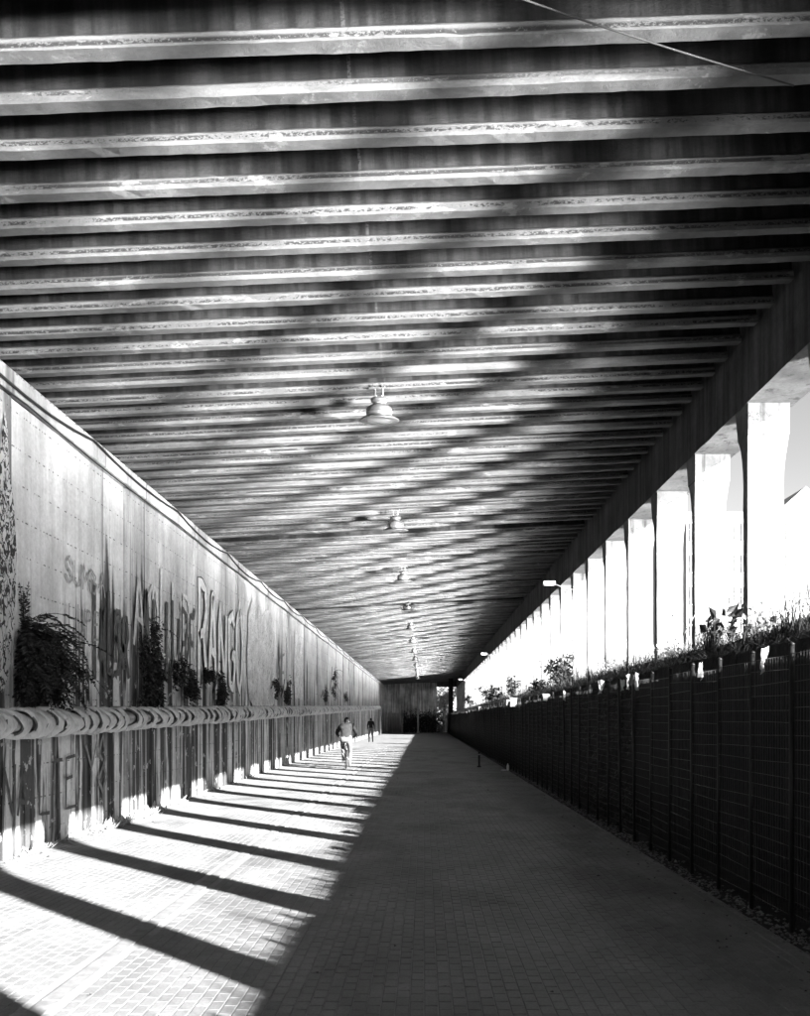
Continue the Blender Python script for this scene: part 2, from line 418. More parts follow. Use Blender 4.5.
def beam_mesh():
    prof = [(-.055, 0), (.055, 0), (.055, .078), (.022, .115), (.022, .45), (-.022, .45), (-.022, .115), (-.055, .078)]
    m = MB(); rs = []; x = XL - .35; chip = 0
    ph = U(0, 10)
    while x < XR + .05:
        bow = .003 * math.sin(x * .7 + ph)
        if random.random() < .05: chip = U(.006, .02)
        ring = []
        for j, (y, z) in enumerate(prof):
            q = chip if j in (0,) else 0
            ring.append((x, y + U(-.0025, .0025) + q + bow, z + U(-.0025, .0025) * (z < .2) + q * .6))
        rs.append(ring); chip *= random.choice((0, .5, 1)); x += .12
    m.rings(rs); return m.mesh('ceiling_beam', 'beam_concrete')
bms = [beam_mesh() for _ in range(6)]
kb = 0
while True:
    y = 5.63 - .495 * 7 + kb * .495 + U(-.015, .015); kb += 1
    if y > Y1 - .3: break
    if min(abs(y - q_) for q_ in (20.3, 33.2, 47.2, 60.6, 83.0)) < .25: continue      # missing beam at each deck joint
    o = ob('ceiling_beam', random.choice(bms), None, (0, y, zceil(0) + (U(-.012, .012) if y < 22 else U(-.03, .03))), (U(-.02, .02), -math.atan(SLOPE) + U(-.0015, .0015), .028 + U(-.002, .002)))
    vp(o)
# edge beam
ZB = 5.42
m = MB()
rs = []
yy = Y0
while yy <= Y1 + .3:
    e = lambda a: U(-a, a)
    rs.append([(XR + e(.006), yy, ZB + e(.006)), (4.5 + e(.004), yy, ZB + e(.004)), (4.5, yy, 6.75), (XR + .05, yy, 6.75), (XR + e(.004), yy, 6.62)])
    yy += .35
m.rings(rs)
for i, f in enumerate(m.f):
    if len(f) == 4 and max(m.v[q][2] for q in f) < 5.5: m.mi[i] = 1  # same concrete: inner face's shade put into its darker colour, soffit kept pale
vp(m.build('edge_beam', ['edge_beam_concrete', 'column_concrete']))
# columns
def column_mesh():
    m = MB(); d = .075; x0, x1 = XR + .012, XR + .45
    def ring(z, dy, fx, j=.003, e_=0):
        return [(x0 - 0 + U(-j, j), -dy + U(-j, j), z), (x1 + fx + U(-j, j), -dy + U(-j, j), z), (x1 + fx + U(-j, j), dy + e_ + U(-j, j), z), (x0 + U(-j, j), dy + e_ + U(-j, j), z)]
    rs = [ring(2.3, d, 0)]
    for k in range(1, 9): rs.append(ring(2.3 + k * .265, d, 0))
    rs += [ring(4.62, d, .004, e_=.01), ring(4.78, d, .02, e_=.045), ring(4.92, d, .04, e_=.10), ring(5.02, d, .055, e_=.16), ring(5.04, d + .012, .06, e_=.17), ring(5.24, d + .012, .065, e_=.22), ring(5.42, d + .012, .065, e_=.25)]
    m.rings(rs); return m.mesh('column', 'column_concrete')
cms = [column_mesh() for _ in range(4)]
PER = 2.07
COLY = []
k = 0
yc = 10.62 + .09 - PER * 15
while yc < Y1:
    COLY.append(yc); vp(ob('column', random.choice(cms), None, (0, yc, 0))); yc += PER
m = MB(); yf = min(COLY, key=lambda c: abs(c - 10.71)) - .081; rg = random.Random(3)
for i, ch in enumerate('SAMSO'):
    for st in GL[ch]:
        pts_ = [(XR + .28 + u * .09, yf, 4.72 - i * .15 + t * .11) for u, t in st]
        for a_, b_ in zip(pts_, pts_[1:]):
            d_ = Vector(b_) - Vector(a_); n_ = Vector((-d_.z, 0, d_.x)).normalized() * .008
            m.add([Vector(a_) + n_, Vector(a_) - n_, Vector(b_) - n_, Vector(b_) + n_], [(0, 1, 2, 3)])
vp(m.build('painted_letters', 'spray_faint'))
# cap pier closing the far end
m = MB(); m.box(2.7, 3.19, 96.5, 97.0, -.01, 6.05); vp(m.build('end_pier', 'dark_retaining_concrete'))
m = MB(); m.box(XL, XR, Y1 - .1, Y1 + .2, 5.45, 6.9); vp(m.build('end_lintel', 'edge_beam_concrete'))

# ------------------------------------------------------------------ left wall
wall = thing('concrete_wall', 'tall stained concrete wall with graffiti, panels and a capping band', 'wall', (XL, 40, 0))
def wp(o): o.parent = wall; o.location = Vector(o.location) - Vector((XL, 40, 0)); return o
m = MB(); m.box(XL - .40, XL - .06, Y0, Y1 + .2, -.05, 5.63); wp(m.build('wall_core', 'dark_retaining_concrete'))
def panel(y0, y1, z0, z1, dx, name, th=.07):
    m = MB(); b = .012; j = lambda: U(-.003, .003)
    xf = XL + dx
    f = [(xf, y0 + b + j(), z0 + b), (xf + j(), y1 - b + j(), z0 + b), (xf + j(), y1 - b, z1 - b), (xf, y0 + b, z1 - b)]
    g = [(xf - b, y0, z0), (xf - b, y1, z0), (xf - b, y1, z1), (xf - b, y0, z1)]
    h = [(XL - th, y0, z0), (XL - th, y1, z0), (XL - th, y1, z1), (XL - th, y0, z1)]
    m.add(f + g + h, [(0, 1, 2, 3), (4, 5, 1, 0), (5, 6, 2, 1), (6, 7, 3, 2), (7, 4, 0, 3), (8, 9, 5, 4), (9, 10, 6, 5), (10, 11, 7, 6), (11, 8, 4, 7)])
    return wp(m.build(name, 'stained_concrete_wall'))
yy = 14.05 - 4.2 * 9
while yy < Y1:
    a = yy + .4; e_ = min(yy + 4.2, Y1)
    if a > -12 or True:
        panel(yy + .035, yy + .365, -.02, 5.34, U(.012, .03), 'pilaster_strip')
        panel(a, e_ - .0, -.02, 5.34, U(-.012, .008), 'wall_panel')
    yy += 4.2
yy = Y0
while yy < Y1:
    panel(yy + .006, min(yy + 6.0, Y1), 5.36, 5.645, .045, 'capping_band'); yy += 6.0
# a plain square recess plate further down (the pale board beside the speckled mural)
# murals and graffiti: flat paint on the wall
def flat_poly(pts, name, mat, dx=.034):
    m = MB(); m.add([(XL + dx, y, z) for y, z in pts], [tuple(range(len(pts)))])
    return wp(m.build(name, mat))
spear = [(9.4, 1.95), (9.95, 1.9), (10.1, 2.1), (10.25, 2.9), (10.3, 3.5), (10.22, 4.1), (10.1, 4.5), (10.06, 4.95), (10.0, 5.1), (9.94, 4.9), (9.85, 4.4), (9.6, 3.9), (9.4, 3.6)]
flat_poly(spear, 'painted_ornament', 'mural_ornament', .036)
pts = []
for i in range(26):
    t = 2 * math.pi * i / 26
    pts.append((25.9 + 2.1 * max(-1, min(1, 1.25 * math.cos(t))) + U(-.12, .12), 3.4 + 1.45 * max(-1, min(1, 1.25 * math.sin(t))) + U(-.12, .12)))
flat_poly(pts, 'painted_speckle', 'mural_speckle', .0345)
pts = []
for i in range(22):
    t = 2 * math.pi * i / 22
    pts.append((33.4 + 1.1 * max(-1, min(1, 1.25 * math.cos(t))) + U(-.1, .1), 3.6 + 1.3 * max(-1, min(1, 1.25 * math.sin(t))) + U(-.1, .1)))
flat_poly(pts, 'painted_speckle', 'mural_speckle', .0345)
def wall_text(txt, y0, y1, z0, z1, mat, dx=.036, wd=.06, jit=.03, name='graffiti_letters', seed=5, flick=.0):
    """each painted word: ribbons of paint along hand-drawn strokes"""
    rg = random.Random(seed); m = MB(); L = (y1 - y0) / len(txt); H = z1 - z0; lay = 0
    for i, ch in enumerate(txt):
        ly = y0 + i * L + rg.uniform(-.05, .05) * L; lw = L * .74 * rg.uniform(.9, 1.1); lz = z0 + rg.uniform(-.06, .06) * H; lh = H * rg.uniform(.9, 1.1)
        for st in GL[ch]:
            lay += 1; p = [Vector((ly + u * lw + rg.gauss(0, jit * .5), lz + t * lh + rg.gauss(0, jit))) for u, t in st]; q = []
            for a, b in zip(p, p[1:]):
                for k in range(4): q.append(a.lerp(b, k / 4))
            q.append(p[-1]); vs_ = []; fs = []
            if flick: q[0].y += flick * rg.random(); q[-1].y -= flick * rg.random()
            for k, c in enumerate(q):
                d = (q[min(k + 1, len(q) - 1)] - q[max(k - 1, 0)]); d = d.normalized() if d.length > 1e-6 else Vector((0, 1)); nn = Vector((-d.y, d.x)) * wd * .5 * rg.uniform(.8, 1.15)
                xx = dx + lay * .00015; vs_ += [(xx, c.x + nn.x, c.y + nn.y), (xx, c.x - nn.x, c.y - nn.y)]
                if k: fs.append((2 * k - 2, 2 * k - 1, 2 * k + 1, 2 * k))
            m.add([(v[0] + XL, v[1], v[2]) for v in vs_], fs)
    return wp(m.build(name, mat))
wall_text('IALBR', 12.6, 14.25, 2.3, 3.25, 'spray_dark', wd=.11, flick=.25)
wall_text('SUMBA', 11.7, 13.2, 3.42, 3.75, 'spray_faint', wd=.035, jit=.02)
wall_text('LUPE', 11.8, 13.0, 2.75, 3.15, 'spray_faint', wd=.035, jit=.02)
wall_text('ALIUPE', 14.9, 18.5, 2.45, 3.75, 'spray_dark', wd=.14, flick=.3, seed=9)
wall_text('AOLUB', 14.45, 18.2, 2.75, 4.0, 'spray_light_grey', dx=.0335, wd=.1, flick=.3, seed=12)
wall_text('RANGO', 18.6, 23.3, 2.3, 4.3, 'spray_dark', dx=.0335, wd=.31, jit=.05, flick=.3)
wall_text('RANGO', 18.6, 23.3, 2.3, 4.3, 'spray_pale', dx=.0365, wd=.22, jit=.05, flick=.3)
wall_text('NA', 9.95, 10.7, .35, 1.0, 'spray_dark', wd=.05)
wall_text('LTE', 10.9, 12.1, .45, 1.15, 'spray_dark', wd=.05, seed=8)
wall_text('Y8', 12.4, 13.4, .45, 1.2, 'spray_grey', wd=.06)
wall_text('KE', 28.6, 30.4, 2.5, 3.6, 'spray_grey', wd=.1)
# small pockets of board (pale niche plate)
m = MB(); m.box(XL, XL + .05, 30.6, 31.9, 2.9, 4.6); wp(m.build('pale_board', 'pale_concrete'))

# ------------------------------------------------------------------ wrapped pipe
PXC = XL + .33; PR = .175
PYA, PYB = 3.0, 88.0
def pz(y): return 1.555 + (y - 9.5) * (2.75 - 1.555) / (88 - 9.5)
pipe = thing('wrapped_pipe', 'thick pipe lagged in overlapping sagging wraps along the stained wall', 'pipe', (PXC, PYA, 0))
def pp(o): o.parent = pipe; o.location = Vector(o.location) - Vector((PXC, PYA, 0)); return o
m = MB(); m.tube([(PXC, PYA, pz(PYA)), (PXC, PYB, pz(PYB))], .10, 14); pp(m.build('pipe_core', 'galvanised_metal', None, True))
def sleeve_mesh(L):
    m = MB(); rs = []; K = 22; sl = U(.25, .6); tw = U(.5, 1.1); ph = U(0, 6.28)
    prof = [(0, .128), (.0, .152), (.03, .164), (.14, .166), (.36, .152), (.62, .132), (.85, .112), (1.0, .095), (1.12, .085)]
    for f, r in prof:
        ring = []
        for j in range(K):
            t = 2 * math.pi * j / K
            low = max(0, -math.sin(t))                       # underside sags
            rr = r + .006 * math.sin(3 * t + ph + f * 4) + .003 * math.sin(7 * t + f * 9 + ph) + low * (.03 if .01 < f < .6 else 0) * U(.5, 1.2)
            yv = f * L + (math.cos(t) * .13 * tw - math.sin(t) * .16 * sl) + .02 * math.sin(2 * t + ph)
            ring.append((rr * math.cos(t), yv, rr * math.sin(t)))
        rs.append(ring)
    m.rings(rs, True, False)
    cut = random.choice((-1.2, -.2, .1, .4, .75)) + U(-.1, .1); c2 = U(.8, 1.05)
    m.mi = [1 if i < K and -c2 < math.sin(2 * math.pi * (i + .5) / K) < cut else 0 for i in range(len(m.f))]      # shaded crescent at the lip, painted as a dark material
    return m.mesh('wrap_sleeve', ['pipe_wrap', 'wrap_lip_shade'], True)
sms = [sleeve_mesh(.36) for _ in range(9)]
y = PYA + .1
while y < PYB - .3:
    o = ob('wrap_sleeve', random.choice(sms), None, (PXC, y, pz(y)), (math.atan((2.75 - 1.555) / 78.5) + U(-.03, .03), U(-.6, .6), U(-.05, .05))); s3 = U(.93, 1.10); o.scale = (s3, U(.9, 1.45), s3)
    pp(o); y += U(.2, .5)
bm_ = MB(); bm_.box(-.012, .012, -.014, .014, .12, .19); bm_.box(-.30, .012, -.010, .010, .165, .18)
bmesh_ = bm_.mesh('bracket', 'galvanised_metal')
for k in range(60):
    y = PYA + .6 + k * 1.4; pp(ob('bracket', bmesh_, None, (PXC, y, pz(y))))
m = MB(); m.tube([(PXC, PYB - .1, pz(PYB)), (PXC + .05, PYB + .1, pz(PYB) - .03), (PXC + .06, PYB + .15, pz(PYB) - .25), (PXC + .06, PYB + .15, 0)], .14, 12)
pp(m.build('down_pipe', 'galvanised_metal', None, True))

# ------------------------------------------------------------------ cables
def cable(pts, r, mat, label, sag=None, k=5):
    m = MB(); m.tube(pts, r, k); return tag(m.build('cable', mat, None, True), label, 'cable')
def sagging(x, zf, y0, y1, step, sag):
    out = []; y = y0
    while y < y1:
        s = U(.5, 1.2) * sag
        for i in range(6):
            t = i / 6; out.append((x + U(-.004, .004), y + t * step, zf - s * 4 * t * (1 - t)))
        y += step
    return out
cable(sagging(XL + .075, 5.585, 4, 94, 4.3, .13), .018, 'cable_black', 'thick black cable sagging just under the beam ends along the wall top')
cable(sagging(XL + .066, 5.345, 4, 94, 6.5, .05), .012, 'cable_black', 'thin dark cable along the lower edge of the capping band')
pts = []
for i in range(17):
    t = i / 16; x = -.9 + t * 3.5; y = 4.55 + t * 1.64
    pts.append((x, y, zceil(x) - .035 - .05 * math.sin(math.pi * t)))
cable(pts, .006, 'cable_grey', 'grey cable crossing slantwise under the nearest ceiling beams', k=6)

# ------------------------------------------------------------------ ceiling lamps
LXX = -.585
def make_lamp(label):
    t = thing('ceiling_lamp', label, 'lamp', group='bell lamps in a row under the ceiling')
    # origin: bottom of brim, z up to beams at .41
    m = MB(); m.lathe([(.245, .0), (.262, .006), (.262, .014), (.235, .030), (.195, .052), (.165, .062), (.16, .07)], 32); m.build('brim', 'lamp_metal', t, True)
    m = MB(); m.lathe([(.162, .062), (.168, .075), (.168, .145), (.160, .168), (.128, .190), (.095, .205), (.082, .215)], 32); b = m.build('housing', 'lamp_metal', t, True)
    m = MB(); m.lathe([(.169, .098), (.174, .104), (.174, .112), (.169, .118)], 32); m.build('band', 'lamp_metal', b, True)
    m = MB(); m.lathe([(.08, .212), (.082, .232), (.108, .240), (.112, .250), (.112, .272), (.1, .288), (.06, .300), (.03, .305)], 28); m.build('cap', 'lamp_metal', t, True)
    m = MB(); m.lathe([(.0, -.012), (.10, -.008), (.20, .004), (.235, .012)], 24); m.build('glass', 'frosted_glass', t, True)
    for s in (-1, 1):
        m = MB(); m.tube([(s * .02, 0, .30), (s * .05, 0, .33), (s * .045, 0, .40), (s * .075, 0, .425), (s * .075, 0, .46)], .009, 6); m.build('hook', 'galvanised_metal', t, True)
    m = MB(); m.box(-.13, .13, -.03, .03, .405, .418); m.build('mounting_plate', 'galvanised_metal', t)
    return t
ordn = ['nearest', 'second', 'third', 'fourth', 'fifth', 'sixth', 'seventh', 'eighth', 'ninth', 'tenth', 'eleventh', 'twelfth', 'thirteenth']
lamp0 = make_lamp('bell-shaped metal ceiling lamp, nearest and largest of the row')
for i in range(12):
    o = lamp0 if i == 0 else copy_tree(lamp0)
    if i: o['label'] = 'bell-shaped metal ceiling lamp, %s of the row counted from the front' % ordn[i]
    o.location = (LXX, 11.5 + i * 6.72, zceil(LXX) - .417); o.rotation_euler = (R(7), 0, U(-.05, .05))
# floodlights on arms at the edge beam
def floodlight(y, label):
    t = thing('floodlight', label, 'lamp', (XR, y, 5.0), group='floodlights on arms below the edge beam')
    m = MB(); m.tube([(.06, 0, -.02), (-.2, -.1, .03), (-.55, -.25, .12)], .02, 6); m.build('arm', 'galvanised_metal', t, True)
    m = MB(); m.box(-.8, -.5, -.36, -.22, .10, .17); m.box(-.78, -.52, -.35, -.23, .07, .10); m.build('lamp_head', 'white_plastic', t)
    m = MB(); m.box(.03, .06, -.06, .06, -.12, .1); m.build('wall_plate', 'galvanised_metal', t)
def ncol_y(y): return min(COLY, key=lambda c: abs(c - y))
floodlight(ncol_y(22.8), 'white floodlight on a thin arm, nearest one on the side columns')
floodlight(ncol_y(48), 'white floodlight on a thin arm midway along the side columns')
floodlight(ncol_y(78), 'white floodlight on a thin arm near the far end of the columns')

# ------------------------------------------------------------------ retaining wall, bank, fence
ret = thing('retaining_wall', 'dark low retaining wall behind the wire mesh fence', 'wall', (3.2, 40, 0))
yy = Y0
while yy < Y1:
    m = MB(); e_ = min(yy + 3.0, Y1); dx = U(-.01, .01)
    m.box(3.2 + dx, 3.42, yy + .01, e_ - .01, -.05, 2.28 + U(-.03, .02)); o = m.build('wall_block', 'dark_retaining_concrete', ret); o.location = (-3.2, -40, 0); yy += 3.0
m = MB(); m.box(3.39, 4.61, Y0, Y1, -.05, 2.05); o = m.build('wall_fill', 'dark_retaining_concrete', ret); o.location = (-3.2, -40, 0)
# bank of earth
m = MB(); rs = []; yy = Y0
while yy <= Y1:
    rs.append([(3.3, yy, 2.06), (3.33, yy, 2.29 + U(-.02, .03)), (3.6, yy, 2.40 + U(-.04, .04)), (3.9, yy, 2.56 + U(-.04, .05)), (4.22, yy, 2.70 + U(-.05, .07)), (4.63, yy, 2.51), (4.63, yy, 2.06)])
    yy += .4
m.rings(rs); tag(m.build('earth_bank', 'earth', None, True), kind='structure')
m = MB(); m.box(2.62, 3.2, Y0, Y1, -.05, -.001); tag(m.build('verge', 'earth'), kind='structure')

FX = 2.76
fence = thing('mesh_fence', 'dark welded wire mesh fence on closely set thin posts', 'fence', (FX, 40, 0))
def fp(o): o.parent = fence; o.location = Vector(o.location) - Vector((FX, 40, 0)); return o
BAY = .82; FH = 2.08
m = MB(); m.tube([(0, 0, -.03), (0, 0, FH + .07)], .022, 8); m.lathe([(.024, FH + .07), (.024, FH + .085), (.0, FH + .10)], 8); pmsh = m.mesh('post', 'dark_metal', True)
def mesh_panel():
    m = MB(); q = .0022
    for i in range(20):
        z = .12 + i * .103; s1 = U(-.012, .012); s2 = U(-.012, .012)
        m.add([(-q, 0, z + s1), (q, 0, z + s1), (0, 0, z + s1 + 2 * q), (-q, BAY, z + s2), (q, BAY, z + s2), (0, BAY, z + s2 + 2 * q)], [(0, 3, 4, 1), (1, 4, 5, 2), (2, 5, 3, 0)])
    for i in range(1, 16):
        y = i * BAY / 16; s1 = U(-.005, .005)
        m.add([(-q, y - q, .1), (-q, y + q, .1), (q, y, .1), (-q, y - q + s1, FH), (-q, y + q + s1, FH), (q, y + s1, FH)], [(0, 1, 4, 3), (1, 2, 5, 4), (2, 0, 3, 5)])
    return m.mesh('mesh_panel', 'dark_metal')
mps = [mesh_panel() for _ in range(3)]
y = 6.6 - BAY * 8; FY = []
while y < Y1 - 1:
    FY.append(y)
    fp(ob('post', pmsh, None, (FX, y, 0), (U(-.012, .012), U(-.012, .012), 0)))
    fp(ob('mesh_panel', random.choice(mps), None, (FX, y, U(-.02, .02)))); y += BAY
def sheet(y, wd, z0, z1, sk=0):
    m = MB(); nx, nz = 5, 4; vv = []; ff = []
    for i in range(nx + 1):
        for j in range(nz + 1):
            a = i / nx; b = j / nz
            vv.append((-.022 + .03 * math.sin(a * 5 + b * 3) * (1 - b * .5) + U(-.004, .004), (a - .5) * wd * (1 - .35 * (1 - b) * sk) + sk * .06 * b + U(-.008, .008), z0 + (z1 - z0) * b + U(-.015, .015) + .05 * sk * a))
    for i in range(nx):
        for j in range(nz):
            a = i * (nz + 1) + j; ff.append((a, a + nz + 1, a + nz + 2, a + 1))
    m.add(vv, ff); o = m.build('torn_sheet', 'thin_sheet', None, True); o.location = (FX - .03, y, 0); o.rotation_euler = (0, 0, U(-.7, -.2)); fp(o)
    md = o.modifiers.new('t', 'SOLIDIFY'); md.thickness = .003
def ypx(px): return 880 * FX / (px - 424)
for px, wd, z0, z1, sk in [(769, .2, 1.98, 2.2, 1), (706, .3, 1.85, 2.05, .6), (641, .3, 1.88, 2.14, .5), (632, .42, 1.86, 2.12, .4), (626, .2, 1.9, 2.1, .2),
                            (604, .4, 1.86, 2.12, .4), (567, .2, 1.9, 2.1, .2), (548, .35, 1.9, 2.12, .2), (517, .8, 1.85, 2.15, .1), (508, .6, 1.85, 2.15, .1), (480, .6, 1.85, 2.12, .1), (470, .6, 1.88, 2.1, .1)]:
    sheet(ypx(px), wd, 1.97 + U(-.02, .02), 1.97 + (z1 - z0) * .8 + U(-.01, .02), sk)
# gravel and litter strip at the fence foot
m = MB()
for k in range(2600):
    y = 5.5 + 30 * random.random() ** 1.6; x = random.gauss(2.72, .08); s = U(.006, .022); z = s * .4
    if x < 2.55 or x > 3.1: continue
    a = [(x + s * U(.6, 1.2) * math.cos(t), y + s * U(.6, 1.4) * math.sin(t), .0) for t in (0, 1.3, 2.6, 3.9, 5.1)]
    m.add(a + [(x, y, s * U(.5, .9))], [(0, 1, 5), (1, 2, 5), (2, 3, 5), (3, 4, 5), (4, 0, 5)])
tag(m.build('gravel', 'gravel'), 'loose gravel and grit along the foot of the mesh fence', 'gravel', kind='stuff')

# ------------------------------------------------------------------ vegetation
def leaf(m, p, d, L, Wd, up=None, mi=0):
    d = d.normalized(); s = d.cross(up or Vector((U(-1, 1), U(-1, 1), U(-1, 1)))).normalized() * Wd
    q = d.cross(s).normalized() * (Wd * .25)
    m.add([p, p + d * L * .45 + s - q, p + d * L, p + d * L * .45 - s - q], [(0, 1, 2), (0, 2, 3)], mi)
def frond(m, p, d, L, droop, nl, ll, wl, stem=.004):
    pts = [Vector(p)]; dd = Vector(d).normalized(); st = L / nl
    for i in range(nl):
        dd = (dd + Vector((0, 0, -droop / nl))).normalized(); pts.append(pts[-1] + dd * st)
    m.tube([pts[i] for i in range(0, len(pts), 3)] + [pts[-1]], stem, 3, False)
    for i in range(1, nl):
        t = i / nl; ax = (pts[i + 1] - pts[i]).normalized(); side = ax.cross(Vector((U(-.2, .2), U(-.2, .2), 1))).normalized()
        l = ll * (math.sin(math.pi * min(1, .15 + t * .85)) * .9 + .15)
        for s in (-1, 1):
            dr = side * s + ax * .5 + Vector((U(-.25, .25), U(-.25, .25), U(-.35, .1)))
            leaf(m, pts[i], dr, l * U(.8, 1.2), wl)
def wall_fern(y, z, spread, hang, n_, label, up=0, seed=1):
    random.seed(seed)
    t = thing('wall_plant', label, 'plant', (XL, y, z), group='plants rooted in the wall')
    m = MB()
    for k in range(n_):
        a = U(-1, 1)
        d = Vector((U(.2, .9), a * 1.1, U(-.2, .9)))
        base = Vector((.03, U(-.35, .35) * spread, U(-.45, .25) * hang))
        frond(m, base, d, U(.45, 1.0) * spread, U(1.2, 3.2), 18, .10 * spread ** .5, .014)
    for k in range(int(n_ * .9)):
        base = Vector((.03, U(-.42, .42) * spread, U(-.6, .2) * hang))
        frond(m, base, Vector((U(.1, .5), U(-.4, .4), U(-1, -.2))), U(.35, .75) * hang, 1.2, 16, .09, .013)
    for k in range(up):
        frond(m, Vector((.03, U(-.3, .1) * spread, .1)), Vector((U(.0, .2), U(-.25, .15), 1)), U(.5, .75), .25, 20, .08, .014)
    m.build('fronds', 'leaf_dark', t)
    m = MB()
    for k in range(5): m.tube([(-.02, U(-.1, .1), U(-.1, .1)), (.05, U(-.15, .15), U(-.1, .15)), (.12, U(-.3, .3) * spread, U(-.3, .2))], [.02, .014, .006], 5)
    m.build('stem', 'bark', t); return t
def wall_bush(y, z, wy, hz, n_, label, seed=1, mat='leaf_dark'):
    random.seed(seed)
    t = thing('wall_plant', label, 'plant', (XL, y, z), group='plants rooted in the wall')
    m = MB(); bl = []
    for k in range(int(5 + wy * hz * 5)):
        b = random.random(); bl.append((Vector((.06 + .16 * random.random(), U(-.34, .34) * wy * (1 - .4 * b), (b - .55) * hz)), U(.35, 1.0)))
    for k in range(n_):
        c, q = random.choice(bl); sg = q * .16 * (wy * hz) ** .35
        p = c + Vector((abs(random.gauss(0, .06)), random.gauss(0, sg * .8), random.gauss(-.02, sg)))
        leaf(m, p, Vector((U(0, 1), U(-1, 1), U(-1, .4))), U(.05, .1), U(.012, .022))
    for k in range(int(6 * hz + 3)):
        c, q = random.choice(bl); frond(m, c, Vector((U(.2, .8), U(-.8, .8), U(-.6, .5))), U(.25, .5) * hz, U(1, 2.5), 12, .06, .012, .003)
    m.build('foliage', mat, t)
    m = MB()
    for k in range(4): m.tube([(-.03, U(-.03, .03), -hz * .4), (.06, U(-.1, .1), 0), (.1, U(-.2, .2) * wy, hz * .42)], [.014, .01, .004], 4)
    m.build('stem', 'bark', t); return t
wall_fern(10.75, 2.5, 1.0, .85, 140, 'big dark fern clump with tall upright fronds above the pipe', 3, 11)
wall_bush(15.0, 2.55, 1.3, 1.2, 3200, 'tall narrow dark plant growing down the wall to the pipe', 12)
wall_bush(16.6, 2.55, .55, .42, 420, 'small dark tuft just past the tall bushy plant', 13)
wall_bush(17.4, 2.45, .75, .7, 1000, 'round dark plant under the grey lettering', 14)
wall_bush(18.8, 2.4, .5, .45, 480, 'small dark plant left of the pale tall lettering', 15)
wall_bush(20.0, 2.4, .65, .7, 760, 'dark drooping plant under the start of the pale tall lettering', 16)
wall_bush(27.4, 2.6, .55, .5, 420, 'small dark plant below the speckled mural', 17)
wall_bush(29.6, 2.6, .7, .8, 600, 'dark drooping plant just past the speckled mural', 18)
wall_bush(45, 3.6, .8, 1.6, 600, 'dark plant high on the far stretch of wall', 19)
wall_bush(41, 2.75, .7, .5, 300, 'low dark plant on the far wall near the cyclist', 20)
wall_bush(52, 2.95, .9, .5, 300, 'farthest dark plant on the wall over the pipe', 21)
random.seed(31)
# weeds and litter at the wall foot
m = MB()
for cx, cyy, nn in [(XL + .12, 11.8, 40), (XL + .2, 13.0, 150), (XL + .22, 13.9, 200), (XL + .2, 14.9, 120), (XL + .15, 16.5, 50), (XL + .12, 10.6, 40), (XL + .1, 19.5, 40), (XL + .1, 24, 50)]:
    for k in range(nn):
        p = Vector((cx + random.gauss(0, .06), cyy + random.gauss(0, .35), 0)); p.x = max(p.x, XL + .05)
        leaf(m, p, Vector((U(-.6, .9), U(-1, 1), U(.2, 1.1))), U(.06, .2), U(.006, .014))
tag(m.build('weeds', 'grass_dry'), 'dry weeds and leaf litter along the foot of the stained wall', 'weeds', kind='stuff')
# hanging dark grass over the retaining wall edge + dry pale grass on the bank
m = MB(); m2 = MB()
def blade(mm, p, d, L, droop, wd):
    d = Vector(d).normalized(); s = d.cross(Vector((0, 0, 1))); s = (s.normalized() if s.length > .01 else Vector((1, 0, 0))) * wd
    p0 = Vector(p); p1 = p0 + d * L * .5; d2 = (d + Vector((0, 0, -droop))).normalized(); p2 = p1 + d2 * L * .3; p3 = p2 + (d2 + Vector((0, 0, -droop))).normalized() * L * .3
    mm.add([p0 - s, p0 + s, p1 + s * .8, p1 - s * .8, p2 + s * .5, p2 - s * .5, p3], [(0, 1, 2, 3), (3, 2, 4, 5), (5, 4, 6)])
for k in range(26000):
    y = -2 + 94 * random.random() ** 1.7
    if random.random() < .75 * max(0, min(1, .5 + .9 * math.sin(y * 1.9 + 1.3 * math.sin(y * .7)))): continue
    x = U(3.22, 4.1); z = 2.28 + max(0, (x - 3.3)) * .42
    blade(m, (x, y, z), (U(-1, -.1), U(-.8, .8), U(-.1, .55)), U(.12, .36), U(.6, 1.7), .004)
clump = [(U(-2, 92), U(.2, 1.3)) for _ in range(70)]
for k in range(15000):
    c, wv = random.choice(clump)
    y = random.gauss(c, wv * .6) if random.random() < .8 else 4.5 + 80 * random.random() ** 1.6
    if y < -2 or y > 95: continue
    x = U(3.85, 4.45); z = 2.66 - abs(x - 4.2) * .35
    blade(m2, (x, y, z), (U(-.7, .5), U(-.7, .7), U(.3, 1.2)), U(.12, .36), U(.3, 1.3), .004)
for c in range(95):
    yc_ = -4 + 56 * (c / 95) ** 1.4 + U(-.5, .5); xc_ = U(3.4, 4.2)
    for k in range(int(U(8, 26))):
        blade(m, (xc_ + random.gauss(0, .07), yc_ + random.gauss(0, .12), 2.3 + (xc_ - 3.33) * .42), (U(-.5, .4), U(-.5, .5), U(.7, 1.5)), U(.2, .6), U(.1, .9), U(.004, .008))
tag(m.build('hanging_grass', 'grass_dark'), 'dark grass drooping over the edge of the retaining wall', 'grass', kind='stuff')
tag(m2.build('dry_grass', 'grass_dry'), 'pale dry grass on the bank between the columns', 'grass', kind='stuff')
